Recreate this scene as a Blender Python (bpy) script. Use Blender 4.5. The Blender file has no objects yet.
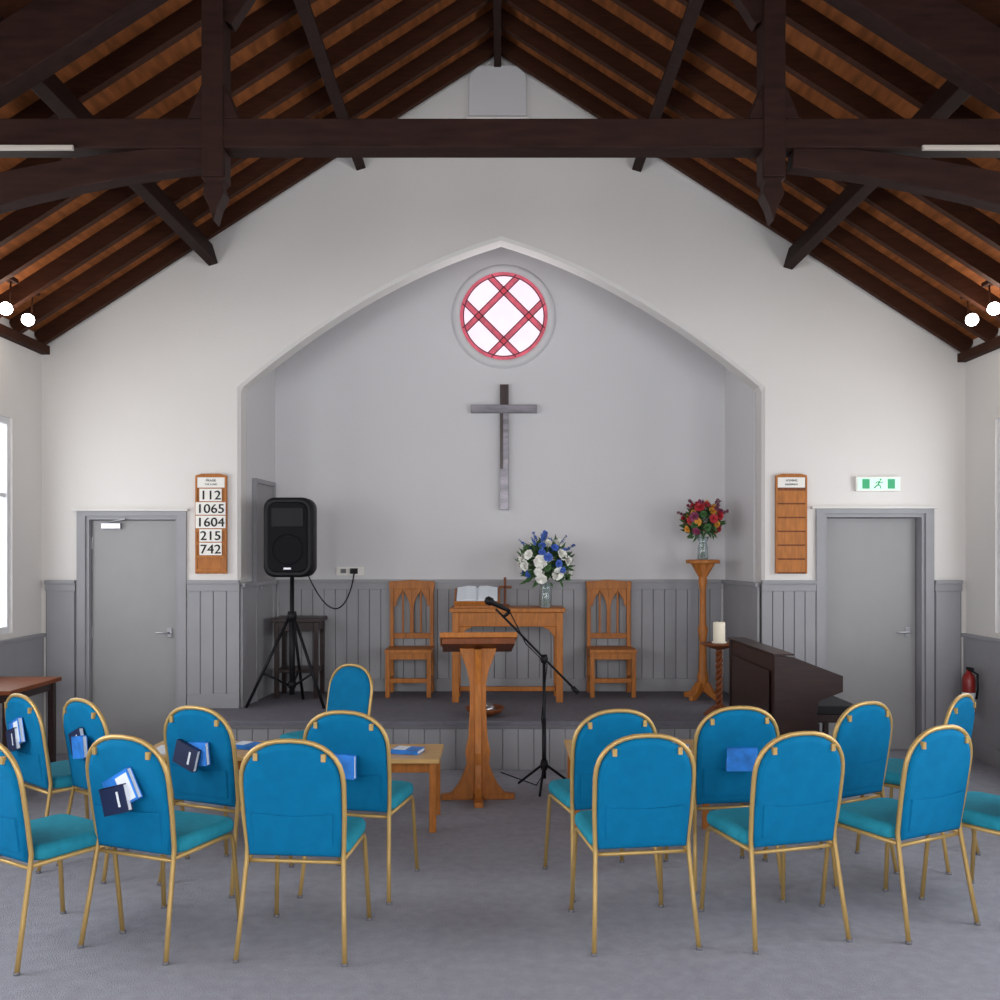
import bpy, math, random
from mathutils import Vector, Matrix
random.seed(11)
sc = bpy.context.scene
sc.view_settings.view_transform = 'Standard'
F = 960.0; H = 555.0; CZ = 1.65
YW = 8.0; YB = 9.0; YS = 7.36; ZS = 0.375
XL, XR = -3.82, 3.88
RX, RZ = -0.02, 5.93; SL = 0.645
def roofz(x): return RZ - SL*abs(x-RX)

# ---------------- materials
def srgb(r,g,b):
    def c(u):
        u/=255.0
        return u/12.92 if u<=0.04045 else ((u+0.055)/1.055)**2.4
    return (c(r),c(g),c(b),1)
def mat(name, col, rough=0.6, metal=0.0, var=0.08, nscale=6.0, stretch=(1,1,1), bump=0.0, bscale=None, emit=None, estr=0, spec=0.5):
    m=bpy.data.materials.new(name); m.use_nodes=True
    nt=m.node_tree; p=nt.nodes['Principled BSDF']
    tc=nt.nodes.new('ShaderNodeTexCoord'); mp=nt.nodes.new('ShaderNodeMapping')
    mp.inputs['Scale'].default_value=stretch
    nz=nt.nodes.new('ShaderNodeTexNoise'); nz.inputs['Scale'].default_value=nscale; nz.inputs['Detail'].default_value=6
    nt.links.new(tc.outputs['Object'],mp.inputs['Vector']); nt.links.new(mp.outputs['Vector'],nz.inputs['Vector'])
    cr=nt.nodes.new('ShaderNodeValToRGB')
    cr.color_ramp.elements[0].position=0.3; cr.color_ramp.elements[1].position=0.7
    c=col
    cr.color_ramp.elements[0].color=(c[0]*(1-var),c[1]*(1-var),c[2]*(1-var),1)
    cr.color_ramp.elements[1].color=(min(1,c[0]*(1+var)),min(1,c[1]*(1+var)),min(1,c[2]*(1+var)),1)
    nt.links.new(nz.outputs['Fac'],cr.inputs['Fac']); nt.links.new(cr.outputs['Color'],p.inputs['Base Color'])
    p.inputs['Roughness'].default_value=rough; p.inputs['Metallic'].default_value=metal
    p.inputs['Specular IOR Level'].default_value=spec
    if bump>0:
        bn=nt.nodes.new('ShaderNodeBump'); bn.inputs['Strength'].default_value=bump; bn.inputs['Distance'].default_value=0.01
        n2=nt.nodes.new('ShaderNodeTexNoise'); n2.inputs['Scale'].default_value=bscale or nscale*4
        nt.links.new(mp.outputs['Vector'],n2.inputs['Vector'])
        nt.links.new(n2.outputs['Fac'],bn.inputs['Height']); nt.links.new(bn.outputs['Normal'],p.inputs['Normal'])
    if emit:
        p.inputs['Emission Color'].default_value=emit; p.inputs['Emission Strength'].default_value=estr
    return m
M={}
M['wall']=mat('wall_paint',srgb(220,217,214),0.85,var=0.015,nscale=1.5,bump=0.1,bscale=40)
M['chwall']=mat('chancel_paint',srgb(211,210,212),0.85,var=0.015,nscale=1.5,bump=0.1,bscale=40)
M['grey']=mat('grey_paint',srgb(150,150,154),0.5,var=0.04,nscale=4,spec=0.3)
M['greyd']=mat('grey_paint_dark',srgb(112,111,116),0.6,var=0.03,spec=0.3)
M['greydoor']=mat('grey_door_paint',srgb(150,149,150),0.5,var=0.02,spec=0.3)
M['rafter']=mat('dark_rafter_wood',srgb(58,31,19),0.7,var=0.25,nscale=8,stretch=(1,1,6),spec=0.15)
M['truss']=mat('truss_wood',srgb(40,24,20),0.6,var=0.3,nscale=5,stretch=(1,6,6),spec=0.1)
M['board']=mat('ceiling_board_wood',srgb(134,79,43),0.65,var=0.35,nscale=4,stretch=(5,1,5),spec=0.15)
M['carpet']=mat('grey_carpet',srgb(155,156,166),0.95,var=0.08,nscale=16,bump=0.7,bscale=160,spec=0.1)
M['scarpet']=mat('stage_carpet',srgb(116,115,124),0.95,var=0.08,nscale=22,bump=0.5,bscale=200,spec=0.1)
M['blue']=mat('blue_fabric',srgb(4,108,154),0.85,var=0.07,nscale=14,bump=0.2,bscale=300,spec=0.12)
M['teal']=mat('teal_seat_fabric',srgb(40,142,166),0.85,var=0.08,nscale=30,bump=0.2,bscale=300,spec=0.15)
M['gold']=mat('gold_tube',srgb(188,156,96),0.42,metal=0.35,var=0.05)
M['oak']=mat('oak_wood',srgb(170,104,44),0.45,var=0.2,nscale=9,stretch=(5,5,1),spec=0.3)
M['oakd']=mat('oak_wood_dark',srgb(116,62,30),0.5,var=0.22,nscale=9,stretch=(5,5,1),spec=0.3)  # darker brown oak for small pieces, side table top and board backing
M['pine']=mat('pine_top',srgb(205,165,105),0.35,var=0.12,nscale=5,stretch=(1,7,1))
M['brown']=mat('dark_brown_wood',srgb(44,27,25),0.35,var=0.25,nscale=6,stretch=(1,1,6),spec=0.35)
M['black']=mat('black_plastic',srgb(20,20,24),0.5,var=0.1,nscale=30,spec=0.2)
M['grille']=mat('speaker_grille',srgb(22,22,26),0.7,var=0.4,nscale=150,spec=0.1)
M['white']=mat('white_card',srgb(235,232,226),0.6,var=0.01)
M['ink']=mat('black_ink',srgb(20,20,20),0.7,var=0.01)
M['steel']=mat('brushed_steel',srgb(170,170,175),0.3,metal=0.9,var=0.05)
M['bookblue']=mat('blue_book_cover',srgb(40,125,215),0.5,var=0.35,nscale=14)
M['bookdark']=mat('dark_book_cover',srgb(22,34,72),0.5,var=0.2,nscale=12)
M['page']=mat('paper_pages',srgb(225,232,240),0.7,var=0.03)
M['winwhite']=mat('window_daylight',(0.9,0.9,0.9,1),0.5,emit=(0.88,0.95,1,1),estr=1.7)
M['frame']=mat('window_frame_paint',srgb(225,225,228),0.5,var=0.01)
M['palestrip']=mat('pale_strip',srgb(176,168,160),0.6,var=0.02)  # pale colour of the thin strips on the tie beam
M['glassw']=mat('stained_glass_clear',(0.45,0.38,0.42,1),0.4,emit=(1,0.80,0.91,1),estr=0.85,var=0.25,nscale=9)
M['glassp']=mat('stained_glass_pink',srgb(190,70,90),0.4,emit=(0.72,0.16,0.22,1),estr=0.38,var=0.4,nscale=12)
M['lead']=mat('window_lead',srgb(90,40,52),0.5,var=0.1)
M['bulb']=mat('lamp_glow',(1,1,1,1),0.5,emit=(1,0.95,0.88,1),estr=25)
M['exit']=mat('exit_sign_face',srgb(200,232,212),0.4,emit=(0.6,1,0.78,1),estr=0.3,var=0.02)
M['exitg']=mat('exit_sign_green',srgb(30,150,95),0.4,emit=(0.02,0.4,0.2,1),estr=0.25,var=0.02)
M['leaf']=mat('leaf_green',srgb(66,104,58),0.6,var=0.4,nscale=40)
M['stem']=mat('stem_green',srgb(80,120,70),0.6)
M['fwhite']=mat('petal_white',srgb(245,245,238),0.6,var=0.03)
M['fblue']=mat('petal_blue',srgb(76,112,200),0.6,var=0.2)
M['fred']=mat('petal_red',srgb(190,50,60),0.6,var=0.2)
M['fyel']=mat('petal_yellow',srgb(225,160,60),0.6,var=0.2)
M['fpurp']=mat('petal_burgundy',srgb(140,60,95),0.6,var=0.2)
g=mat('vase_glass',srgb(190,205,205),0.08,var=0.02); g.node_tree.nodes['Principled BSDF'].inputs['Transmission Weight'].default_value=0.7
M['glass']=g
M['candle']=mat('candle_wax',srgb(240,232,212),0.5,var=0.02)
M['red']=mat('extinguisher_red',srgb(140,34,30),0.35,var=0.05)
M['crossw']=mat('cross_dark_wood',srgb(62,48,48),0.28,metal=0.1,var=0.35,nscale=5,stretch=(5,5,1))
M['crosslit']=mat('cross_wood_lit_sheen',srgb(128,124,132),0.3,metal=0.3,var=0.35,nscale=5,stretch=(1,5,5))  # dark cross wood again, its silvery lit sheen painted into the colour

# ---------------- mesh builder
class B:
    def __init__(s):
        s.v=[];s.f=[];s.m=[];s.sm=[];s.mats=[];s.T=Matrix.Identity(4)
    def add(s,vs,fs,mat,smooth=False,flat=()):
        if mat not in s.mats: s.mats.append(mat)
        mi=s.mats.index(mat); o=len(s.v)
        for p in vs: s.v.append(tuple(s.T@Vector(p)))
        for f in fs:
            s.f.append([o+i for i in f]); s.m.append(mi); s.sm.append(smooth)
        for f in flat:
            s.f.append([o+i for i in f]); s.m.append(mi); s.sm.append(False)
    def box(s,x0,x1,y0,y1,z0,z1,mat):
        vs=[(x0,y0,z0),(x1,y0,z0),(x1,y1,z0),(x0,y1,z0),(x0,y0,z1),(x1,y0,z1),(x1,y1,z1),(x0,y1,z1)]
        s.add(vs,[(3,2,1,0),(4,5,6,7),(0,1,5,4),(1,2,6,5),(2,3,7,6),(3,0,4,7)],mat)
    def beam(s,a,b,w,h,mat,up=(0,0,1)):
        a=Vector(a);b=Vector(b);d=(b-a);d.normalize()
        u=Vector(up); sd=d.cross(u).normalized(); u=sd.cross(d).normalized()
        vs=[]
        for p in (a,b):
            for i,j in ((-1,-1),(1,-1),(1,1),(-1,1)): vs.append(p+sd*(i*w/2)+u*(j*h/2))
        s.add(vs,[(3,2,1,0),(4,5,6,7),(0,1,5,4),(1,2,6,5),(2,3,7,6),(3,0,4,7)],mat)
    def prism(s,poly,plane,a0,a1,mat,smooth=False):
        n=len(poly)
        def P(p,a):
            if plane=='xz': return (p[0],a,p[1])
            if plane=='yz': return (a,p[0],p[1])
            return (p[0],p[1],a)
        vs=[P(p,a0) for p in poly]+[P(p,a1) for p in poly]
        s.add(vs,[(i,(i+1)%n,n+(i+1)%n,n+i) for i in range(n)],mat,smooth,flat=[list(range(n))[::-1],list(range(n,2*n))])
    def tube(s,pts,r,mat,n=8,rs=None,closed=False):
        pts=[Vector(p) for p in pts]; N=len(pts); vs=[];fs=[]
        ref=None
        for i,p in enumerate(pts):
            if closed: t=(pts[(i+1)%N]-pts[i-1])
            else: t=(pts[min(i+1,N-1)]-pts[max(i-1,0)])
            t.normalize()
            if ref is None:
                ref=Vector((0,0,1)) if abs(t.z)<0.9 else Vector((1,0,0))
            a=(ref-t*ref.dot(t)).normalized(); b=t.cross(a); ref=a
            rr=rs[i] if rs else r
            for k in range(n):
                an=2*math.pi*k/n; vs.append(p+a*math.cos(an)*rr+b*math.sin(an)*rr)
        R=N if closed else N-1
        for i in range(R):
            j=(i+1)%N
            for k in range(n):
                k2=(k+1)%n; fs.append((i*n+k,i*n+k2,j*n+k2,j*n+k))
        s.add(vs,fs,mat,True,flat=[] if closed else [tuple(range(n))[::-1],tuple(range((N-1)*n,N*n))])
    def lathe(s,prof,c,mat,n=24):
        vs=[];fs=[]
        for r,z in prof:
            for k in range(n):
                an=2*math.pi*k/n; vs.append((c[0]+r*math.cos(an),c[1]+r*math.sin(an),c[2]+z))
        for i in range(len(prof)-1):
            for k in range(n):
                k2=(k+1)%n; fs.append((i*n+k,i*n+k2,(i+1)*n+k2,(i+1)*n+k))
        s.add(vs,fs,mat,True,flat=[tuple(range(n))[::-1],tuple(range((len(prof)-1)*n,len(prof)*n))])
    def loft(s,vs,m,L,mat,smooth=True):
        fs=[]
        for i in range(L-1):
            for j in range(m): fs.append((i*m+j,i*m+(j+1)%m,(i+1)*m+(j+1)%m,(i+1)*m+j))
        s.add(vs,fs,mat,smooth,flat=[list(range(m))[::-1],list(range((L-1)*m,L*m))])
    def flower(s,c,r,mat,d,rings=3,n=7):
        d=Vector(d).normalized(); a=d.orthogonal().normalized(); b=d.cross(a); c=Vector(c)
        for q in range(rings):
            R=r*(1-0.28*q); lift=r*(0.1+0.32*q)
            for k in range(n):
                an=2*math.pi*(k+0.5*q)/n
                e=a*math.cos(an)+b*math.sin(an); t=-a*math.sin(an)+b*math.cos(an); w=R*0.5
                vs=[c, c+e*R*0.55+t*w+d*lift*0.7, c+e*R+d*lift+t*w*0.5, c+e*R+d*lift-t*w*0.5, c+e*R*0.55-t*w+d*lift*0.7]
                s.add(vs,[(0,1,2,3,4)],mat,True)
    def leaf(s,c,d,L,w,mat):
        d=Vector(d).normalized(); t=d.orthogonal().normalized(); c=Vector(c)
        up=t.cross(d)*0.15*L
        s.add([c,c+d*L*0.5+t*w+up,c+d*L,c+d*L*0.5-t*w+up],[(0,1,2,3)],mat,True)
    def mesh(s,name):
        me=bpy.data.meshes.new(name); me.from_pydata(s.v,[],s.f)
        for i,p in enumerate(me.polygons): p.material_index=s.m[i]; p.use_smooth=s.sm[i]
        for m in s.mats: me.materials.append(M[m])
        import bmesh
        bm=bmesh.new(); bm.from_mesh(me)
        bmesh.ops.recalc_face_normals(bm,faces=bm.faces); bm.to_mesh(me); bm.free(); me.update()
        return me
    def obj(s,name,loc=(0,0,0),rz=0,bevel=0,parent=None,seg=2):
        o=bpy.data.objects.new(name,s.mesh(name)); sc.collection.objects.link(o)
        o.location=loc; o.rotation_euler=(0,0,rz)
        if bevel: addbev(o,bevel,seg)
        if parent: o.parent=parent
        return o
def addbev(o,w,seg=2):
    b=o.modifiers.new('bevel','BEVEL'); b.width=w; b.segments=seg; b.limit_method='ANGLE'; b.angle_limit=math.radians(40)
def recenter(o):
    me=o.data; xs=[v.co for v in me.vertices]
    c=Vector(((min(v.x for v in xs)+max(v.x for v in xs))/2,(min(v.y for v in xs)+max(v.y for v in xs))/2,min(v.z for v in xs)))
    for v in me.vertices: v.co-=c
    o.location=Vector(o.location)+c
    return o

# ---------------- room shell
ARH=2.175; SPZ=3.04; APZ=4.28; BUL=0.15
def arch(n=28):
    pts=[]
    for i in range(n+1):
        t=i/n
        pts.append((-ARH+ARH*t, SPZ+(APZ-SPZ)*t+4*BUL*t*(1-t)))
    r=[(-x,z) for x,z in pts[:-1]][::-1]
    return [(x+0.01,z) for x,z in pts+r]
DL=(-3.47,-2.66,1.99); DR=(2.68,3.56,2.01)
poly=[(XL-0.2,-0.1),(XL-0.2,roofz(XL-0.2)+0.02),(RX,RZ+0.02),(XR+0.2,roofz(XR+0.2)+0.02),(XR+0.2,-0.1),
      (DR[1],-0.1),(DR[1],DR[2]),(DR[0],DR[2]),(DR[0],-0.1),(ARH+0.01,-0.1)]+arch()[::-1]+[(-ARH+0.01,-0.1),
      (DL[1],-0.1),(DL[1],DL[2]),(DL[0],DL[2]),(DL[0],-0.1)]
b=B(); b.prism(poly,'xz',YW,YW+0.22,'wall'); b.obj('wall_front',bevel=0.025,seg=1)
b=B()
b.box(-2.45,2.45,YB,YB+0.15,0,5.2,'chwall'); b.obj('wall_chancel_back')
for sgn,nm in ((-1,'left'),(1,'right')):
    b=B(); x0=sgn*2.17;x1=sgn*2.11
    b.prism([(x0,YW+0.221),(x1,YB),(x1+sgn*0.3,YB),(x0+sgn*0.3,YW+0.221)],'xy',0,5.2,'chwall'); b.obj('wall_chancel_'+nm)
b=B(); b.box(-2.5,2.5,YW+0.22,YB+0.15,5.2,5.3,'chwall'); b.obj('ceiling_chancel')
b=B(); b.box(XL-0.2,XR+0.2,-3.7,YW+0.3,-0.1,0,'carpet'); b.obj('floor')
b=B()
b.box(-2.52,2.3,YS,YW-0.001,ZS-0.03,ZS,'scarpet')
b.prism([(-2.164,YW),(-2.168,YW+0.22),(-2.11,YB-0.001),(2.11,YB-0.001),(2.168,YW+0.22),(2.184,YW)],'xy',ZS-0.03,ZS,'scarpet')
b.box(-2.50,2.28,YS+0.02,YW-0.001,0,ZS-0.03,'grey')
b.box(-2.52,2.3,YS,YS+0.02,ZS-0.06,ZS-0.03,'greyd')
x=-2.5
while x<2.27:
    b.box(x+0.002,min(x+0.118,2.28),YS+0.008,YS+0.03,0.0,ZS-0.06,'grey'); x+=0.12
b.obj('stage_platform',bevel=0.004)
wins=[(5.9,7.52),(2.9,4.46),(0.1,1.66),(-2.7,-1.14)]
WZ0,WZ1=1.04,2.72
wn=0
for sgn,nm,xw in ((-1,'left',XL),(1,'right',XR)):
    xo=xw+sgn*0.2; xa,xb=min(xw,xo),max(xw,xo)
    top=roofz(xw)+0.0
    b=B(); b.box(xa,xb,-3.5,YW,-0.1,WZ0,'wall'); b.box(xa,xb,-3.5,YW,WZ1,top,'wall')
    ys=[-3.5]+[w for p in sorted(wins) for w in p]+[YW]
    for i in range(0,len(ys),2): b.box(xa,xb,ys[i],ys[i+1],WZ0,WZ1,'wall')
    b.obj('wall_'+nm)
    for (y0,y1) in wins:
        wn+=1
        b=B(); xm=xw+sgn*0.02
        def bx(o0,o1,*r):
            a0,a1=sorted((xm+sgn*o0,xm+sgn*o1)); b.box(a0,a1,*r)
        bx(0,0.05,y0,y0+0.04,WZ0,WZ1,'frame'); bx(0,0.05,y1-0.04,y1,WZ0,WZ1,'frame')
        bx(0,0.05,y0+0.04,y1-0.04,WZ0,WZ0+0.05,'frame'); bx(0,0.05,y0+0.04,y1-0.04,WZ1-0.05,WZ1,'frame')
        bx(0.01,0.05,(y0+y1)/2-0.025,(y0+y1)/2+0.025,WZ0+0.05,WZ1-0.05,'frame')
        bx(0.012,0.05,y0+0.04,y1-0.04,2.1,2.13,'frame')
        bx(0.042,0.048,y0+0.03,y1-0.03,WZ0+0.03,WZ1-0.03,'winwhite')
        b.obj('window_%d'%wn)
    b=B(); xi=xw-sgn*0.02; b.box(min(xw,xi),max(xw,xi),-3.5,YW,0.0,0.97,'grey')
    xi=xw-sgn*0.04; b.box(min(xw,xi),max(xw,xi),-3.5,YW,0.97,1.0,'grey')
    xi=xw-sgn*0.03; b.box(min(xw,xi),max(xw,xi),-3.5,YW,0.0,0.14,'grey'); b.obj('wainscot_'+nm,bevel=0.004)
b=B(); b.prism([(XL-0.2,-0.1),(XL-0.2,roofz(XL-0.2)),(RX,RZ),(XR+0.2,roofz(XR+0.2)),(XR+0.2,-0.1)],'xz',-3.7,-3.5,'wall'); b.obj('wall_back')
wn+=1
b=B()
for x0 in (-2.4,0.8):
    b.box(x0,x0+1.6,-3.5,-3.46,1.1,3.4,'frame'); b.box(x0+0.06,x0+0.77,-3.46,-3.45,1.16,3.34,'winwhite'); b.box(x0+0.83,x0+1.54,-3.46,-3.45,1.16,3.34,'winwhite')
b.obj('window_%d'%wn)

# ceiling: boards
b=B()
for sgn in (-1,1):
    xe=(XL-0.25) if sgn<0 else (XR+0.25)
    poly=[(RX,RZ),(xe,roofz(xe)),(xe,roofz(xe)+0.08),(RX,RZ+0.08)]
    b.prism(poly,'xz',-3.7,YW+0.25,'board')
b.obj('ceiling')
b=B()
y=YW-0.1
while y>-3.4:
    for xe in (XL+0.02,XR-0.02):
        a=Vector((RX,y,RZ-0.07)); c=Vector((xe,y,roofz(xe)-0.07))
        b.beam(a,c,0.055,0.12,'rafter')
    y-=0.40
b.obj('rafter_set')
b=B()
for x,zz in ((-1.18,0.24),(1.16,0.24),(-2.41,0.24),(2.42,0.24)):
    sgn=-1 if x<0 else 1
    b.beam((x,-3.5,roofz(x)-zz),(x,YW-0.002,roofz(x)-zz),0.08,0.17,'truss',up=(sgn*0.3,0,1))
b.obj('purlin_set',bevel=0.005)
b=B(); b.box(RX-0.03,RX+0.03,-3.5,YW-0.002,RZ-0.24,RZ-0.04,'truss'); b.obj('ridge_beam',bevel=0.005)
for xw in (XL,XR):
    s=1 if xw<0 else -1
    b=B(); b.box(min(xw,xw+s*0.07),max(xw,xw+s*0.07),-3.5,YW-0.002,roofz(xw)-0.16,roofz(xw)-0.09,'rafter'); b.obj('trim_%s'%('1' if s>0 else '2'))

# trusses
def truss(yy):
    b=B(); w=0.12
    b.box(XL+0.3,XR-0.3,yy-w/2,yy+w/2,3.535,3.67,'truss')
    for sgn in (-1,1):
        xe=(XL+0.02) if sgn<0 else (XR-0.02)
        px=sgn*1.30 - 0.03
        off=0.50
        b.beam((RX,yy,RZ-off),(xe,yy,roofz(xe)-off+0.02),w,0.26,'truss')
        zt=roofz(px)-off
        b.box(px-0.05,px+0.05,yy-0.067,yy+0.067,3.4,zt,'truss')
        b.prism([(px-0.05,3.52),(px-0.055,3.40),(px-0.035,3.38),(px-0.05,3.33),(px-0.02,3.27),(px,3.2),(px+0.02,3.27),(px+0.05,3.33),(px+0.035,3.38),(px+0.055,3.40),(px+0.05,3.52)],'xz',yy-0.05,yy+0.05,'truss')
        b.prism([(px-0.12,3.672),(px+0.12,3.672),(px+0.05,3.84),(px-0.05,3.84)],'xz',yy-0.055,yy+0.055,'truss')
        P0=Vector((xe,yy,2.66));P1=Vector((sgn*2.9,yy,3.36));P2=Vector((sgn*1.36,yy,3.5))
        up=[];lo=[]
        for i in range(15):
            t=i/14; p=P0*(1-t)**2+P1*2*t*(1-t)+P2*t*t
            tg=((P1-P0)*(1-t)+(P2-P1)*t).normalized(); nn=Vector((-tg.z,0,tg.x))
            if nn.z<0: nn=-nn
            h=0.13-0.07*t
            up.append((p.x+nn.x*h,p.z+nn.z*h)); lo.append((p.x-nn.x*h*0.8,p.z-nn.z*h*0.8))
        b.prism(up+lo[::-1],'xz',yy-0.045,yy+0.045,'truss')
        x2=xe-sgn*0.14; b.box(min(xe,x2),max(xe,x2),yy-0.07,yy+0.07,2.35,3.45,'truss')
        b.beam((px-sgn*0.03,yy,4.15),(px-sgn*0.55,yy,roofz(px-sgn*0.55)-off),0.07,0.12,'truss')
    return b.obj('roof_truss',bevel=0.004)
truss(4.5); truss(0.6)
for sx in (-1,1):
    b=B(); b.box(*( (-3.3,-1.97) if sx<0 else (1.95,3.3)),4.42,4.438,3.519,3.53,'palestrip')
    b.box(*( (-3.3,-1.97) if sx<0 else (1.95,3.3)),4.425,4.438,3.53,3.54,'palestrip')
    recenter(b.obj('beam_pale_strip'))  # thin pale strips along the lower front edge of the tie beam

# ---------------- wainscot front
def wains(name,x0,x1,y,z0,z1,step=0.1,plain=False,base=True):
    b=B(); b.box(x0,x1,y-0.012,y-0.0005,z0,z1,'greyd')
    if plain: b.box(x0+0.01,x1-0.01,y-0.022,y-0.012,z0,z1-0.04,'grey')
    else:
        n=max(1,round((x1-x0)/step)); st=(x1-x0)/n
        for i in range(n): b.box(x0+i*st+0.003,x0+(i+1)*st-0.003,y-0.022,y-0.012,z0,z1-0.04,'grey')
    b.box(x0,x1,y-0.045,y-0.0005,z1-0.03,z1,'grey')
    b.box(x0,x1,y-0.032,y-0.0005,z1-0.09,z1-0.03,'grey')
    if base: b.box(x0,x1,y-0.034,y-0.0005,z0,z0+0.12,'grey')
    return b.obj(name,bevel=0.003)
wains('wainscot_front_far_left',XL+0.04,DL[0]-0.06,YW,0,1.44,plain=True)
wains('wainscot_front_left',DL[1]+0.06,-ARH+0.01,YW,ZS+0.001,1.44)
wains('wainscot_front_right',ARH,DR[0]-0.055,YW,ZS+0.001,1.44)
wains('wainscot_front_far_right',DR[1]+0.055,XR-0.04,YW,0,1.44,plain=True)
wains('wainscot_chancel_back',-2.07,2.07,YB,ZS+0.001,1.42,step=0.105)
for sgn,nm in ((-1,'left'),(1,'right')):
    b=B(); x0=sgn*2.164;x1=sgn*2.112
    b.prism([(x0,YW+0.0),(x1,YB-0.001),(x1-sgn*0.02,YB-0.001),(x0-sgn*0.02,YW+0.0)],'xy',ZS+0.001,1.4,'grey')
    b.prism([(x0,YW+0.0),(x1,YB-0.001),(x1-sgn*0.04,YB-0.001),(x0-sgn*0.04,YW+0.0)],'xy',1.385,1.42,'grey')
    b.obj('wainscot_chancel_'+nm,bevel=0.003)

# ---------------- doors
def door(name,x0,x1,z1,hx,recess,closer=False):
    b=B(); y=YW+recess
    b.box(x0+0.05,x1-0.05,y,y+0.045,0.005,z1-0.05,'greydoor')
    b.box(x0,x0+0.045,YW-0.0,y+0.06,0,z1,'grey'); b.box(x1-0.045,x1,YW-0.0,y+0.06,0,z1,'grey'); b.box(x0+0.045,x1-0.045,YW-0.0,y+0.06,z1-0.045,z1,'grey')
    b.box(x0-0.05,x0+0.02,YW-0.022,YW,0,z1-0.015,'grey'); b.box(x1-0.02,x1+0.05,YW-0.022,YW,0,z1-0.015,'grey'); b.box(x0-0.05,x1+0.05,YW-0.022,YW,z1-0.015,z1+0.025,'grey')
    b.box(x0-0.09,x1+0.07,YW-0.045,YW-0.0005,z1+0.0255,z1+0.045,'wall')
    b.box(hx-0.02,hx+0.02,y-0.012,y,0.96,1.04,'steel')
    b.tube([(hx,y,1.0),(hx,y-0.05,1.0),(hx+(-0.1 if hx>(x0+x1)/2 else 0.1),y-0.05,1.0)],0.008,'steel')
    if closer:
        b.box(x0+0.14,x0+0.30,y-0.04,y,z1-0.12,z1-0.075,'steel')
        b.beam((x0+0.2,y-0.03,z1-0.065),(x0+0.36,YW-0.03,z1-0.04),0.018,0.012,'steel')
    for z in (0.25,1.0,1.75):
        xx=x0+0.05 if hx>(x0+x1)/2 else x1-0.05
        b.box(xx-0.008,xx+0.008,y-0.008,y,z-0.05,z+0.05,'steel')
    b.box(x0,x1,y+0.061,y+0.08,0,z1,'greyd')
    b.obj(name,bevel=0.002)
door('door_1',DL[0],DL[1],DL[2],DL[1]-0.11,0.05,True)
door('door_2',DR[0],DR[1],DR[2],DR[1]-0.12,0.11)
b=B(); b.T=Matrix.Translation((-2.148,8.36,0))@Matrix.Rotation(-0.075,4,'Z')
b.box(-0.01,0.03,0,0.04,ZS+0.001,2.32,'grey'); b.box(-0.01,0.03,0.5,0.54,ZS+0.001,2.32,'grey'); b.box(-0.01,0.03,0.04,0.5,2.28,2.32,'grey')
b.box(-0.01,0.012,0.04,0.5,ZS+0.005,2.28,'greydoor'); b.tube([(0.012,0.1,1.36),(0.05,0.1,1.36),(0.05,0.18,1.36)],0.008,'steel')
b.obj('door_3',bevel=0.002)

# ---------------- round window
wc=(0.035,3.885); R=0.415
b=B(); n=64
circ=lambda r,y,n=64:[(wc[0]+r*math.cos(2*math.pi*i/n),y,wc[1]+r*math.sin(2*math.pi*i/n)) for i in range(n)]
b.add(circ(R,YB-0.02),[list(range(n))],'glassw')
prof=[(0.41,-0.024),(0.425,-0.045),(0.46,-0.045),(0.48,-0.025),(0.49,-0.0)]
vs=[];fs=[]
for r,dy in prof: vs+=circ(r,YB+dy)
for i in range(len(prof)-1):
    for k in range(n): fs.append((i*n+k,i*n+(k+1)%n,(i+1)*n+(k+1)%n,(i+1)*n+k))
b.add(vs,fs,'chwall',True)
def ring(r0,r1,y,mt):
    vs=circ(r0,y)+circ(r1,y); b.add(vs,[(k,(k+1)%n,n+(k+1)%n,n+k) for k in range(n)],mt)
ring(0.378,0.412,YB-0.0215,'glassp')
b.tube([(p[0],YB-0.024,p[2]) for p in circ(0.376,0)],0.005,'lead',6,closed=True)
for ang in (45,-45):
    c,s_=math.cos(math.radians(ang)),math.sin(math.radians(ang))
    for o in (-0.165,0.165):
        L=math.sqrt(0.39**2-o*o)
        for off,wd,mt,dy in ((0,0.045,'glassp',0.0225),(-0.026,0.010,'lead',0.027),(0.026,0.010,'lead',0.027)):
            q=o+off
            def W(u,v): return (wc[0]+u*c-v*s_,YB-dy,wc[1]+u*s_+v*c)
            b.add([W(-L,q-wd/2),W(L,q-wd/2),W(L,q+wd/2),W(-L,q+wd/2)],[(0,1,2,3)],mt)
b.obj('window_%d'%(wn+1))

# wall cross
b=B()
b.box(-0.0,0.08,YB-0.06,YB-0.005,2.98,3.24,'crossw'); b.box(-0.0,0.08,YB-0.06,YB-0.005,2.07,2.98,'crosslit')
b.box(0.0,0.03,YB-0.062,YB-0.055,2.45,2.97,'crossw')
b.box(-0.27,0.345,YB-0.066,YB-0.008,2.975,3.05,'crosslit')
b.obj('wall_cross',bevel=0.006)

# gable hatch
b=B(); b.prism([(-0.26,5.29),(0.22,5.29),(0.22,5.63),(0.14,5.71),(-0.18,5.71),(-0.26,5.63)],'xz',YW-0.05,YW-0.001,'chwall')
b.box(-0.28,0.24,YW-0.06,YW-0.001,5.26,5.285,'wall')
b.obj('gable_vent',bevel=0.01)

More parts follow.
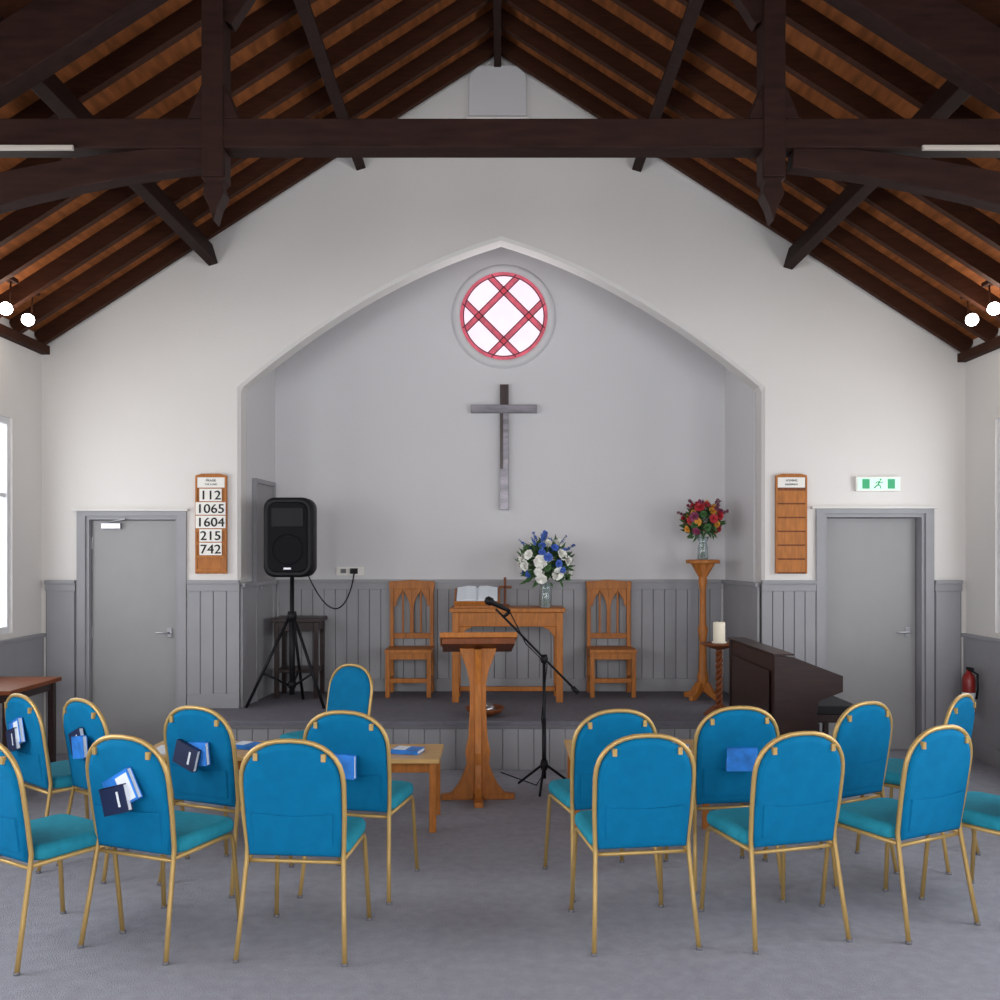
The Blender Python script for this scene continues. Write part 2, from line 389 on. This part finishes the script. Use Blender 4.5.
# ---------------- stacking chair
def chair_mesh():
    b=B()
    def rim(hw,z0,z1,n=14):
        pts=[(-hw*0.95,z0),(-hw*0.99,z0+0.14)]
        zc=z1-0.18
        for i in range(n+1):
            a=math.pi-math.pi*i/n
            pts.append((hw*math.copysign(abs(math.cos(a))**0.82,math.cos(a)),zc+0.18*abs(math.sin(a))**0.88))
        pts+=[(hw*0.99,z0+0.14),(hw*0.95,z0)]
        return pts
    def yb(z): return -0.19-0.16*max(0,z-0.45)
    o=rim(0.203,0.415,0.89)
    m=len(o); vs=[]; cz=0.65
    layers=[(-0.020,0.88),(-0.018,0.95),(-0.006,1.0),(0.006,1.0),(0.02,0.95),(0.026,0.86)]
    for dy,kk in layers:
        for x,z in o:
            zz=cz+(z-cz)*kk; vs.append((x*kk,yb(zz)+dy,zz))
    b.loft(vs,m,len(layers),'blue')
    pk=[(-0.165,0.46),(0.165,0.46),(0.172,0.60),(0.09,0.592),(0.0,0.588),(-0.09,0.592),(-0.172,0.60)]; k=len(pk)
    vs=[(x,yb(z)-0.018,z) for x,z in pk]+[(x*0.97,yb(z)-0.027,z) for x,z in pk]
    b.add(vs,[(i,(i+1)%k,k+(i+1)%k,k+i) for i in range(k)]+[list(range(k,2*k))],'blue')
    o=rim(0.213,0.45,0.90,16)
    path=[(-0.225,-0.265,0.0),(-0.213,-0.23,0.2),(-0.203,-0.195,0.40)]+[(x,yb(z),z) for x,z in o]+[(0.203,-0.195,0.40),(0.213,-0.23,0.2),(0.225,-0.265,0.0)]
    b.tube(path,0.0104,'gold',8)
    for x in (-1,1):
        b.box(x*0.14-0.009,x*0.14+0.009,yb(0.84)-0.026,yb(0.84)-0.01,0.82,0.85,'gold')
    out=[]
    for (cx,cy,a0) in ((0.16,0.17,0),(-0.16,0.17,90),(-0.165,-0.12,180),(0.165,-0.12,270)):
        for i in range(5):
            a=math.radians(a0+i*22.5); out.append((cx+0.05*math.cos(a),cy+0.05*math.sin(a)))
    m=len(out); vs=[]; lay=[(0.412,0.94),(0.417,0.98),(0.43,1.0),(0.45,1.0),(0.468,0.96),(0.475,0.86)]
    for z,kk in lay:
        for x,y in out: vs.append((x*kk,0.02+(y-0.02)*kk,z))
    b.loft(vs,m,len(lay),'teal')
    for x in (-1,1):
        b.tube([(x*0.215,0.225,0.0),(x*0.2,0.195,0.37),(x*0.2,0.18,0.395),(x*0.2,0.14,0.402),(x*0.2,-0.19,0.402)],0.0104,'gold',8)
        b.lathe([(0.0135,0),(0.0135,0.012)],(x*0.215,0.225,0),'greyd',8)
        b.lathe([(0.0135,0),(0.0135,0.012)],(x*0.225,-0.265,0),'greyd',8)
    b.tube([(-0.2,0.19,0.392),(0.2,0.19,0.392)],0.008,'gold',6)
    b.tube([(-0.2,-0.185,0.39),(0.2,-0.185,0.39)],0.009,'gold',6)
    return b.mesh('stacking_chair')
cm=chair_mesh()
def book_mesh(cov,w,h,t=0.018,label=None):
    b=B(); b.box(-w/2,w/2,-t/2,t/2,0.004,h-0.004,'page')
    b.box(-w/2-0.003,w/2+0.004,-t/2-0.003,-t/2,0,h,cov); b.box(-w/2-0.003,w/2+0.004,t/2,t/2+0.003,0,h,cov); b.box(-w/2-0.005,-w/2,-t/2-0.003,t/2+0.003,0,h,cov)
    if label=='half': b.box(-w*0.42,w*0.46,-t/2-0.0045,-t/2-0.003,h*0.5,h*0.94,'page')
    if label=='title': b.box(-w*0.3,w*0.3,-t/2-0.0045,-t/2-0.003,h*0.66,h*0.74,'page')
    return b.mesh('hymn_book')
BK={1:book_mesh('bookblue',0.125,0.175,label='half'),2:book_mesh('bookdark',0.105,0.155,label='title'),3:book_mesh('bookblue',0.105,0.15)}
def chair(px,s,deg,books=()):
    D=F/s; xb=(px-500)/s; r=math.radians(deg)
    R=Matrix.Rotation(r,4,'Z')
    o=bpy.data.objects.new('stacking_chair',cm); sc.collection.objects.link(o)
    off=R@Vector((0,-0.25,0))
    o.location=(xb-off.x,D-off.y,0); o.rotation_euler=(0,0,r)
    for (lx,lz,roll,bmk,lean) in books:
        k=bpy.data.objects.new('hymn_book',BK[bmk]); sc.collection.objects.link(k)
        yy=-0.19-0.16*(lz-0.45)-0.04-lean
        k.matrix_world=Matrix.Translation(o.location)@R@Matrix.Translation((lx,yy,lz))@Matrix.Rotation(math.radians(roll),4,'Y')@Matrix.Rotation(math.radians(8),4,'X')@Matrix.Translation((0,0,-0.08))
    return o
chair(-12,246,-32)
chair(125,242,-22,[(-0.005,0.68,62,1,0.0),(-0.015,0.645,74,2,0.022)])
chair(291,247,-5)
chair(22,187,-40,[(-0.02,0.70,72,1,0.0),(-0.02,0.665,75,2,0.022)])
chair(83,193,-38,[(-0.02,0.685,70,2,0.0),(0.04,0.665,80,3,0.022)])
chair(197,203,-24,[(0.02,0.675,84,3,0.0),(-0.03,0.665,105,2,0.022)])
chair(345,209,-12,[(-0.01,0.64,90,3,0.0)])
chair(352,147,140)
chair(646,240,8)
chair(801,237,16)
chair(941,229,28)
chair(1047,222,34)
chair(616,207,14)
chair(738,203,8,[(0.02,0.645,90,3,0.0)])
chair(865,197,30)
chair(961,187,46)

# ---------------- low tables
def low_table(x0,x1,y0,y1,z):
    b=B(); b.box(x0,x1,y0,y1,z-0.025,z,'pine'); b.box(x0+0.03,x1-0.03,y0+0.03,y1-0.03,z-0.085,z-0.0255,'oak')
    for x in (x0+0.02,x1-0.06):
        for y in (y0+0.02,y1-0.06): b.box(x,x+0.04,y,y+0.04,0,z-0.0255,'oak')
    return recenter(b.obj('low_table',bevel=0.003))
low_table(-1.26,-0.36,5.68,6.15,0.44); low_table(-2.2,-1.29,5.75,6.25,0.44); low_table(0.42,1.28,5.75,6.3,0.44)
def flat_book(x,y,z,rot,m=1):
    k=bpy.data.objects.new('hymn_book',BK[m]); sc.collection.objects.link(k)
    k.matrix_world=Matrix.Translation((x,y,z+0.0135))@Matrix.Rotation(rot,4,'Z')@Matrix.Rotation(math.radians(-90),4,'X')
flat_book(-0.48,5.86,0.44,1.3,1); flat_book(-0.72,5.84,0.44,1.5,3); flat_book(-1.5,6.0,0.44,1.2,1); flat_book(1.12,5.95,0.44,0.4,1); flat_book(0.95,6.1,0.44,1.4,2)
b=B()
for i in range(4):
    b.T=Matrix.Translation((-2.05+0.08*i,5.82+0.02*i,0.4405+0.003*i))@Matrix.Rotation(0.15*i,4,'Z'); b.box(-0.1,0.1,0,0.28,0,0.0025,'page')
recenter(b.obj('paper_sheets'))
b=B(); b.box(-3.76,-3.24,6.35,7.1,0.72,0.75,'oakd'); b.box(-3.72,-3.28,6.4,7.05,0.66,0.72,'brown')
for x in (-3.73,-3.31):
    for y in (6.38,7.02): b.box(x,x+0.045,y,y+0.045,0,0.72,'brown')
recenter(b.obj('side_table',bevel=0.004))

# ---------------- lectern
b=B()
prof=[(0.25,0.0),(0.25,0.03),(0.18,0.045),(0.135,0.10),(0.10,0.17),(0.075,0.24),(0.085,0.32),(0.065,0.42),(0.055,0.6),(0.055,0.78),(0.075,0.88),(0.115,0.98),(0.125,1.02)]
pl=prof+[(-x,z) for x,z in prof[::-1]]
b.prism(pl,'xz',-0.025,0.025,'oak')
b.prism([(x*0.8,z) for x,z in pl],'yz',-0.022,0.022,'oak')
b.box(-0.25,0.25,-0.03,0.03,0,0.035,'oak'); b.box(-0.03,0.03,-0.24,0.24,0,0.035,'oak')
b.T=Matrix.Translation((0,0,1.08))@Matrix.Rotation(math.radians(-14),4,'X')
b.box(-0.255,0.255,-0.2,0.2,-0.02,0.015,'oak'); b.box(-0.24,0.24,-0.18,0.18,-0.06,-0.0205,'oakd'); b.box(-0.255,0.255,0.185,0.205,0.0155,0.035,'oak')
b.obj('lectern',loc=(-0.15,6.5,0),rz=0.05,bevel=0.004)

# mic stand
b=B()
b.tube([(0,0,0.08),(0,0,0.92)],0.011,'black'); b.tube([(0,0,0.08),(0,0,0.5)],0.015,'black')
b.lathe([(0.022,0.0),(0.03,0.03),(0.022,0.07)],(0,0,0.14),'black',12)
for a in (20,140,260):
    r=math.radians(a); b.tube([(0,0,0.2),(0.02*math.cos(r),0.02*math.sin(r),0.17),(0.23*math.cos(r),0.23*math.sin(r),0.012)],0.009,'black')
b.tube([(0.24,0,0.68),(-0.34,0,1.27)],0.008,'black'); b.lathe([(0.02,-0.03),(0.028,0),(0.02,0.03)],(0,0,0.92),'black',12)
b.tube([(0.24,0,0.68),(0.20,0,0.72)],0.016,'black')
b.tube([(-0.24,0,1.255),(-0.30,-0.02,1.285),(-0.36,-0.03,1.315),(-0.37,-0.03,1.32),(-0.40,-0.035,1.335),(-0.415,-0.035,1.342)],0.01,'black',12,rs=[0.012,0.016,0.02,0.03,0.03,0.014])
b.tube([(-0.24,-0.0,1.25),(-0.28,0,1.22)],0.012,'black')
b.tube([(-0.24,-0.02,1.25),(-0.13,-0.02,1.03),(0.02,-0.02,0.88),(-0.018,-0.0,0.5),(0.02,0.0,0.15),(-0.05,0.1,0.008),(-0.3,0.5,0.008)],0.004,'black',6)
b.obj('microphone_stand',loc=(0.31,6.75,0))

# ---------------- PA speaker + stand
b=B()
def rr(w,d,r,n=4):
    out=[]
    for cx,cy,a0 in ((w-r,d-r,0),(-w+r,d-r,90),(-w+r,-d+r,180),(w-r,-d+r,270)):
        for i in range(n+1):
            a=math.radians(a0+90*i/n); out.append((cx+r*math.cos(a),cy+r*math.sin(a)))
    return out
fr=rr(0.205,0.33,0.09,6); bk=rr(0.15,0.29,0.06,6); m=len(fr)
vs=[(x*0.9,-0.17,z*0.94) for x,z in fr]+[(x,-0.14,z) for x,z in fr]+[(x,0.02,z) for x,z in fr]+[(x,0.17,z) for x,z in bk]
b.loft(vs,m,4,'black')
gr=rr(0.165,0.29,0.07,5); m=len(gr); vs=[(x,-0.171,z) for x,z in gr]+[(x*0.95,-0.18,z*0.97) for x,z in gr]
b.loft(vs,m,2,'grille')
b.tube([(0.125*math.cos(a),-0.182,-0.1+0.125*math.sin(a)) for a in [i*math.pi/12 for i in range(24)]],0.005,'grille',6,closed=True)
b.box(-0.13,0.13,-0.186,-0.178,0.09,0.24,'black'); b.box(-0.03,0.03,-0.187,-0.18,-0.265,-0.25,'steel')
b.T=Matrix.Translation((0,0,-1.42))
b.tube([(0,0,0.10),(0,0,1.12)],0.018,'black'); b.tube([(0,0,0.1),(0,0,0.8)],0.024,'black')
b.lathe([(0.035,0),(0.04,0.04),(0.035,0.08)],(0,0,0.72),'black',12); b.lathe([(0.035,0),(0.035,0.05)],(0,0,0.16),'black',12)
for a in (205,325,85):
    r=math.radians(a); c,s_=math.cos(r),math.sin(r); L=0.38 if a!=85 else 0.32
    b.tube([(0.03*c,0.03*s_,0.74),(L*c,L*s_,0.014)],0.013,'black'); b.tube([(0.03*c,0.03*s_,0.18),(L*0.62*c,L*0.62*s_,0.29)],0.01,'black')
b.obj('loudspeaker_on_tripod',loc=(-1.75,8.08,ZS+1.421))
b=B()
pts=[]
P=[Vector((-1.66,8.25,1.5)),Vector((-1.45,8.5,0.9)),Vector((-1.38,8.9,1.25)),Vector((-1.36,8.965,1.5))]
for i in range(17):
    t=i/16; pts.append(P[0]*(1-t)**3+P[1]*3*t*(1-t)**2+P[2]*3*t*t*(1-t)+P[3]*t**3)
b.tube(pts,0.006,'black',6); b.box(-1.53,-1.27,YB-0.02,YB-0.001,1.46,1.54,'white'); b.box(-1.4,-1.33,YB-0.045,YB-0.02,1.475,1.525,'black'); b.box(-1.49,-1.44,YB-0.026,YB-0.02,1.48,1.52,'greyd')
recenter(b.obj('wall_socket'))
b=B(); b.box(-2.03,-1.60,8.52,8.9,1.05,1.09,'brown'); b.box(-2.0,-1.63,8.55,8.87,0.97,1.05,'brown'); b.box(-2.0,-1.63,8.55,8.87,0.6,0.63,'brown')
for x in (-2.01,-1.66):
    for y in (8.54,8.84): b.box(x,x+0.04,y,y+0.04,ZS,1.05,'brown')
recenter(b.obj('wooden_stool_table',bevel=0.004))

# ---------------- communion table
b=B(); zt=1.19-ZS
b.box(-0.5,0.5,-0.23,0.23,zt-0.035,zt,'oak'); b.box(-0.47,0.47,-0.2,0.2,zt-0.16,zt-0.0355,'oak')
for x in (-0.48,0.42):
    for y in (-0.21,0.15): b.box(x,x+0.06,y,y+0.06,0,zt-0.036,'oak')
    b.box(x+0.01,x+0.05,-0.2,0.2,0.06,0.12,'oak')
for sx in (-1,1):
    b.prism([(sx*0.42,zt-0.16),(sx*0.30,zt-0.16),(sx*0.36,zt-0.19),(sx*0.42,zt-0.27)],'xz',-0.2,-0.17,'oak')
b.box(-0.42,0.42,-0.02,0.02,0.07,0.11,'oak')
b.obj('communion_table',loc=(0.065,8.5,ZS),bevel=0.005)
TZ=1.19
b=B(); b.T=Matrix.Translation((-0.2,8.46,TZ+0.0))
b.box(-0.2,0.2,-0.1,0.12,0,0.02,'oak'); b.prism([(-0.1,0.02),(0.12,0.02),(0.12,0.14),(0.08,0.14)],'yz',-0.17,-0.14,'oak'); b.prism([(-0.1,0.02),(0.12,0.02),(0.12,0.14),(0.08,0.14)],'yz',0.14,0.17,'oak')
b.T=b.T@Matrix.Translation((0,-0.11,0.03))@Matrix.Rotation(math.radians(28),4,'X')
b.box(-0.2,0.2,0,0.26,0,0.012,'oak'); b.box(-0.2,0.2,-0.015,0.0,0,0.035,'oak')
b.box(-0.185,0.185,0.005,0.25,0.013,0.02,'bookdark')
for sx in (-1,1):
    b.prism([(0,0.022),(sx*0.02,0.045),(sx*0.09,0.048),(sx*0.178,0.03),(sx*0.178,0.02),(0,0.02)],'xz',0.01,0.245,'page')
recenter(b.obj('bible_on_stand',bevel=0.002))
b=B(); b.box(-0.04,0.04,-0.03,0.03,0,0.02,'oakd'); b.box(-0.012,0.012,-0.01,0.01,0.02,0.26,'oakd'); b.box(-0.06,0.06,-0.01,0.01,0.16,0.185,'oakd')
b.obj('altar_cross',loc=(0.045,8.62,TZ),bevel=0.003)
def bouquet(name,loc,vh,vr,spread,fl,n,heads,sprig):
    b=B()
    b.lathe([(vr*0.7,0),(vr*0.8,0.01),(vr*0.75,vh*0.5),(vr*0.6,vh*0.75),(vr*0.95,vh)],(0,0,0),'glass',16)
    cz=vh+spread*0.8
    for i in range(14):
        a=random.random()*6.28; r=spread*0.6*random.random()
        b.tube([(0.01*math.cos(a),0.01*math.sin(a),0.02),(0,0,vh),(r*math.cos(a),r*math.sin(a),cz+0.02)],0.003,'stem',5)
    for i in range(340):
        u=random.random()*2-1; a=random.random()*6.28; q=math.sqrt(1-u*u); rr_=spread*random.uniform(0.45,1.2)
        d=Vector((q*math.cos(a),q*math.sin(a),u*0.9))
        if d.z<-0.8: continue
        c=Vector((0,0,cz))+d*rr_*0.78
        b.leaf(c,d+Vector((random.uniform(-.4,.4),random.uniform(-.4,.4),random.uniform(-.3,.5))),random.uniform(0.05,0.1)*spread/0.2,0.016,'leaf')
    # heads spread evenly over the dome, cycling through the flower kinds
    for i in range(heads):
        u=1-1.6*(i+0.5)/heads; a=i*2.39996+random.uniform(-.25,.25); q=math.sqrt(max(0,1-u*u))
        d=Vector((q*math.cos(a),q*math.sin(a)-0.12,u))
        mt,rad=fl[(i*5+random.choice((0,0,1)))%len(fl)]
        b.flower(Vector((0,0,cz))+d*spread*random.uniform(0.78,1.02),rad*random.uniform(0.85,1.15),mt,d)
    for i in range(n):
        a=random.random()*6.28; d=Vector((0.9*math.cos(a),0.6*math.sin(a),random.uniform(0.3,1.2))).normalized()
        e=Vector((0,0,cz))+d*spread*1.45
        b.tube([(0,0,cz),e],0.0025,'stem',4)
        for k in range(5): b.flower(Vector((0,0,cz)).lerp(e,0.75+0.06*k),0.016,sprig,d+Vector((random.uniform(-.6,.6),random.uniform(-.6,.6),0)),2,5)
    return b.obj(name,loc=loc)
bouquet('flower_bouquet',(0.40,8.45,TZ),0.21,0.06,0.22,[('fwhite',0.058),('fblue',0.034),('fwhite',0.045),('fblue',0.036),('fwhite',0.055),('leaf',0.04),('fblue',0.034)],10,50,'fblue')
b=B()
b.lathe([(0.15,0.0),(0.15,0.03),(0.13,0.035)],(0,0,1.2),'oak',28)
b.lathe([(0.045,0.1),(0.05,0.2),(0.035,0.26),(0.03,0.5),(0.045,0.62),(0.03,0.66),(0.026,0.95),(0.04,1.05),(0.03,1.1),(0.07,1.2)],(0,0,0),'oak',18)
for a in range(4):
    b.T=Matrix.Rotation(math.radians(45+90*a),4,'Z')
    b.prism([(0.0,0.12),(0.06,0.15),(0.12,0.06),(0.19,0.04),(0.19,0.0),(0.13,0.0),(0.08,0.03),(0.0,0.08)],'xz',-0.018,0.018,'oak')
    b.prism([(0.02,1.2),(0.12,1.2),(0.04,1.08),(0.02,1.08)],'xz',-0.012,0.012,'oak')
b.T=Matrix.Identity(4)
b.obj('flower_pedestal',loc=(1.80,8.52,ZS),bevel=0.003)
bouquet('flower_arrangement',(1.80,8.52,ZS+1.236),0.20,0.06,0.165,[('fred',0.046),('fyel',0.036),('fpurp',0.042),('fred',0.04),('fyel',0.03),('leaf',0.035),('fred',0.045)],12,44,'fpurp')

# ---------------- carved chairs on stage
def oak_chair(x):
    b=B()
    w=0.185
    for sx in (-1,1):
        b.box(sx*w-0.018,sx*w+0.018,0.17,0.21,0,1.03,'oak')
        b.box(sx*w-0.02,sx*w+0.02,-0.17,-0.13,0,0.40,'oak')
        b.box(sx*w-0.015,sx*w+0.015,-0.13,0.17,0.12,0.16,'oak'); b.box(sx*w-0.015,sx*w+0.015,-0.13,0.17,0.34,0.40,'oak')
    b.box(-0.21,0.21,-0.185,0.215,0.4005,0.43,'oak')
    b.box(-w,w,-0.165,-0.14,0.34,0.40,'oak'); b.box(-w,w,-0.16,-0.13,0.13,0.17,'oak'); b.box(-w,w,0.18,0.2,0.34,0.40,'oak')
    b.prism([(-0.21,0.96),(-0.21,1.03),(-0.1,1.035),(0,1.045),(0.1,1.035),(0.21,1.03),(0.21,0.96)],'xz',0.172,0.208,'oak')
    b.box(-w,w,0.178,0.202,0.50,0.55,'oak')
    for cx in (-0.083,0.083):
        hw=0.083
        right=[(cx+0.063*(1-t**1.8),0.80+0.14*t) for t in [i/8 for i in range(9)]]
        b.prism([(cx+hw,0.80),(cx+hw,0.96),(cx,0.96)]+right[::-1],'xz',0.18,0.2,'oak')
        left=[(2*cx-x_,z_) for x_,z_ in right]
        b.prism([(cx-hw,0.80),(cx-hw,0.96),(cx,0.96)]+left[::-1],'xz',0.18,0.2,'oak')
    for x_ in (-0.0,): b.box(x_-0.018,x_+0.018,0.18,0.2,0.55,0.80,'oak')
    for x_ in (-0.083,0.083): b.box(x_-0.009,x_+0.009,0.183,0.197,0.55,0.93,'oak')
    b.obj('carved_oak_chair',loc=(x,8.74,ZS),bevel=0.003)
oak_chair(-0.82); oak_chair(1.01)

# candle stand with twisted stem
b=B()
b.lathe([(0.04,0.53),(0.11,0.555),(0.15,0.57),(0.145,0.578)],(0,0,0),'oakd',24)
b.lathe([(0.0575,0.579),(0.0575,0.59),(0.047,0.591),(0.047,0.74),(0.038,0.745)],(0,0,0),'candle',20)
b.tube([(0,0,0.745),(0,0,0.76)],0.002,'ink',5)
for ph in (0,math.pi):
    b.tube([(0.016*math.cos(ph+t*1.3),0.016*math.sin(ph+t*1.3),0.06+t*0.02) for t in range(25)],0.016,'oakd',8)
for a in range(3):
    b.T=Matrix.Rotation(math.radians(30+120*a),4,'Z'); b.prism([(0,0.1),(0.05,0.08),(0.12,0.02),(0.12,0),(0.09,0),(0.04,0.04),(0,0.05)],'xz',-0.012,0.012,'oakd')
b.T=Matrix.Identity(4)
b.obj('candle_stand',loc=(1.735,7.6,ZS))
b=B(); b.lathe([(0.06,0.0),(0.13,0.03),(0.16,0.07),(0.15,0.07),(0.12,0.035),(0.02,0.015)],(0,0,0),'oakd',28)
b.lathe([(0.001,0.02),(0.07,0.025),(0.09,0.06),(0.06,0.09),(0.001,0.1)],(0,0,0),'steel',20)
b.obj('collection_bowl',loc=(-0.12,7.62,ZS))

# ---------------- piano (back to the centre, keyboard to the right)
b=B(); Lp=1.18
pf=[(0,0.04),(0,1.0),(0.10,0.99),(0.41,0.87),(0.41,0.79),(0.26,0.73),(0.24,0.68),(0.24,0.04)]
b.prism(pf,'xz',0.035,Lp,'brown')
for y0 in (0,Lp):
    b.prism([(-0.01,0),(-0.01,1.01),(0.11,1.0),(0.425,0.88),(0.425,0.78),(0.27,0.72),(0.26,0.64),(0.26,0.08),(0.36,0.05),(0.36,0)],'xz',y0,y0+0.035,'brown')
b.box(-0.02,0.11,-0.01,Lp+0.045,1.0105,1.023,'brown')
b.box(-0.012,-0.0105,0.12,Lp-0.08,0.15,0.9,'brown')
for k in range(3): b.tube([(0.24,0.5+0.08*k,0.09),(0.34,0.5+0.08*k,0.08)],0.012,'gold')
b.obj('upright_piano',loc=(1.755,6.1,0),bevel=0.006)
b=B(); b.box(0,0.32,0,0.6,0.56,0.62,'black'); b.box(0.02,0.30,0.02,0.58,0.50,0.5595,'brown')
for x in (0.02,0.26):
    for y in (0.02,0.54): b.box(x,x+0.04,y,y+0.04,0,0.4995,'brown')
b.obj('piano_bench',loc=(2.13,6.55,0),bevel=0.008)

# ---------------- hymn boards
def textmesh(s,size,loc,parent,sp=1.0):
    cu=bpy.data.curves.new('num','FONT'); cu.body=s; cu.size=size; cu.align_x='CENTER'; cu.extrude=0.001; cu.space_character=sp
    t=bpy.data.objects.new('tmp',cu); sc.collection.objects.link(t)
    dg=bpy.context.evaluated_depsgraph_get(); me=bpy.data.meshes.new_from_object(t.evaluated_get(dg))
    bpy.data.objects.remove(t); me.materials.clear(); me.materials.append(M['ink'])
    o=bpy.data.objects.new('numerals_'+s.replace(' ','_'),me); sc.collection.objects.link(o); o.parent=parent
    o.location=loc; o.rotation_euler=(math.pi/2,0,0); o.scale=(1.1,1,1)
    return o
def board(x,nums,rows):
    b=B()
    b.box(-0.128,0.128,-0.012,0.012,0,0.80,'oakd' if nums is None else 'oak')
    b.prism([(-0.13,0.80),(-0.13,0.815),(-0.08,0.83),(0.08,0.83),(0.13,0.815),(0.13,0.80)],'xz',-0.018,0.012,'oak')
    b.box(-0.13,-0.115,-0.02,0.012,0,0.8,'oak'); b.box(0.115,0.13,-0.02,0.012,0,0.8,'oak')
    b.box(-0.114,0.114,-0.016,-0.012,0.715,0.80,'white')
    if nums is None:
        for i in range(rows): b.box(-0.114,0.114,-0.02,-0.012,0.012+i*0.115,0.115+i*0.115,'oak')
    else:
        for i in range(rows+1): b.box(-0.118,0.118,-0.024,-0.012,0.015+i*0.112,0.04+i*0.112,'oak')
        for i,sn in enumerate(nums):
            z=0.615-i*0.112; w=0.062*len(sn)
            b.box(-w/2,w/2,-0.027,-0.0245,z-0.014,z+0.09,'white')
    o=b.obj('hymn_board',loc=(x,YW-0.014,1.495),bevel=0.0015)
    if nums:
        for i,sn in enumerate(nums):
            textmesh(sn,0.105,(-0.0012,-0.0285,0.615-i*0.112),o,1.02); textmesh(sn,0.105,(0.0022,-0.0286,0.617-i*0.112),o,1.02)
        textmesh('PRAISE',0.026,(0,-0.0175,0.765),o); textmesh('THE LORD',0.02,(0,-0.0175,0.735),o)
    else:
        textmesh('HYMNS',0.026,(0,-0.0175,0.765),o); textmesh('READINGS',0.02,(0,-0.0175,0.735),o)
board(-2.40,['112','1065','1604','215','742'],5)
board(2.42,None,6)

# exit sign: running figure between doorway panels
b=B(); b.box(-0.185,0.185,-0.035,0,0,0.12,'white'); b.box(-0.172,0.172,-0.038,-0.0352,0.010,0.110,'exit')
yy=-0.0395
b.box(0.075,0.135,-0.040,-0.0382,0.020,0.100,'exitg'); b.box(-0.135,-0.075,-0.040,-0.0382,0.020,0.100,'exitg')
b.tube([(0.008,yy,0.082),(-0.004,yy,0.052)],0.006,'exitg',6)
b.tube([(-0.004,yy,0.052),(-0.022,yy,0.040),(-0.036,yy,0.026)],0.0045,'exitg',6)
b.tube([(-0.004,yy,0.052),(0.016,yy,0.042),(0.014,yy,0.022)],0.0045,'exitg',6)
b.tube([(0.006,yy,0.078),(0.026,yy,0.068),(0.034,yy,0.078)],0.0035,'exitg',6)
b.tube([(0.006,yy,0.078),(-0.016,yy,0.076),(-0.024,yy,0.062)],0.0035,'exitg',6)
b.prism([(0.016+0.008*math.cos(i*math.pi/5),0.095+0.008*math.sin(i*math.pi/5)) for i in range(10)],'xz',-0.040,-0.0382,'exitg')
b.obj('exit_sign',loc=(3.14,YW-0.001,2.18))

# extinguisher
b=B(); b.lathe([(0.04,0),(0.05,0.01),(0.05,0.27),(0.04,0.31),(0.018,0.33),(0.018,0.35)],(0,0,0),'red',18)
b.box(-0.012,0.012,-0.06,0.02,0.345,0.37,'black'); b.tube([(0,-0.02,0.35),(0.04,-0.06,0.32),(0.045,-0.055,0.2),(0.035,-0.05,0.12)],0.009,'black')
b.lathe([(0.0505,0.10),(0.0505,0.17)],(0,0,0),'page',18); b.box(-0.03,0.079,-0.02,0.02,0.25,0.28,'steel')
b.obj('fire_extinguisher',loc=(3.76,7.7,0.38))

# round spotlights fixed under the rafters above the wall heads
def spot(x,y,z):
    b=B(); s=-1 if x<0 else 1
    zr=roofz(x)-0.06
    b.box(-0.03,0.03,0.02,0.12,zr-z-0.02,zr-z+0.01,'rafter')
    b.tube([(0,0.05,0.0),(0,0.07,zr-z-0.01)],0.007,'rafter',6)
    d=Vector((-s*0.35,-1,-0.25)).normalized()
    q=Vector((0,0,1)).rotation_difference(d).to_matrix().to_4x4()
    b.T=q
    b.lathe([(0.02,-0.075),(0.04,-0.06),(0.046,-0.005),(0.04,0.0)],(0,0,0),'steel',18)
    b.lathe([(0.043,0.0),(0.045,0.008),(0.032,0.022),(0.008,0.03)],(0,0,0),'bulb',18)
    b.obj('ceiling_spotlight',loc=(x,y,z))
    l=bpy.data.lights.new('spot_glow','POINT'); l.energy=3.0; l.color=(1,0.88,0.74); l.shadow_soft_size=0.05
    o=bpy.data.objects.new('spot_glow',l); sc.collection.objects.link(o); o.location=Vector((x,y,z))+d*0.09
for x in (-3.5,3.5):
    for y in (6.8,7.12,3.4,3.1,-0.4): spot(x,y,3.395)  # rows nearer and behind the camera are unseen, added for warm ceiling light

def area(name,loc,rot,sx,sy,e,col=(1,1,1)):
    l=bpy.data.lights.new(name,'AREA'); l.shape='RECTANGLE'; l.size=sx; l.size_y=sy; l.energy=e; l.color=col
    o=bpy.data.objects.new(name,l); sc.collection.objects.link(o); o.location=loc; o.rotation_euler=rot
for k,(y0,y1) in enumerate(wins):
    yc=(y0+y1)/2; e=14 if k==0 else 48
    area('window_daylight_left',(XL+0.06,yc,1.9),(0,-math.pi/2,0),1.5,1.4,e,(0.975,0.985,1))
    area('window_daylight_right',(XR-0.06,yc,1.9),(0,math.pi/2,0),1.5,1.4,e,(0.975,0.985,1))
for x in (-1.6,1.6): area('window_daylight_back',(x,-3.4,2.25),(math.pi/2,0,0),1.5,2.2,115,(0.985,0.985,1))
area('round_window_daylight',(wc[0],YB-0.08,wc[1]),(-math.pi/2,0,0),0.7,0.7,8,(1,0.95,0.97))
w=bpy.data.worlds.new('World'); sc.world=w; w.use_nodes=True
w.node_tree.nodes['Background'].inputs[0].default_value=(0.8,0.88,1,1); w.node_tree.nodes['Background'].inputs[1].default_value=1.0

cam=bpy.data.cameras.new('camera'); co=bpy.data.objects.new('camera',cam); sc.collection.objects.link(co)
co.location=(0,0,CZ); co.rotation_euler=(math.pi/2,0,0); cam.sensor_width=36; cam.lens=36*F/1000; cam.shift_y=(H-500)/1000
sc.camera=co
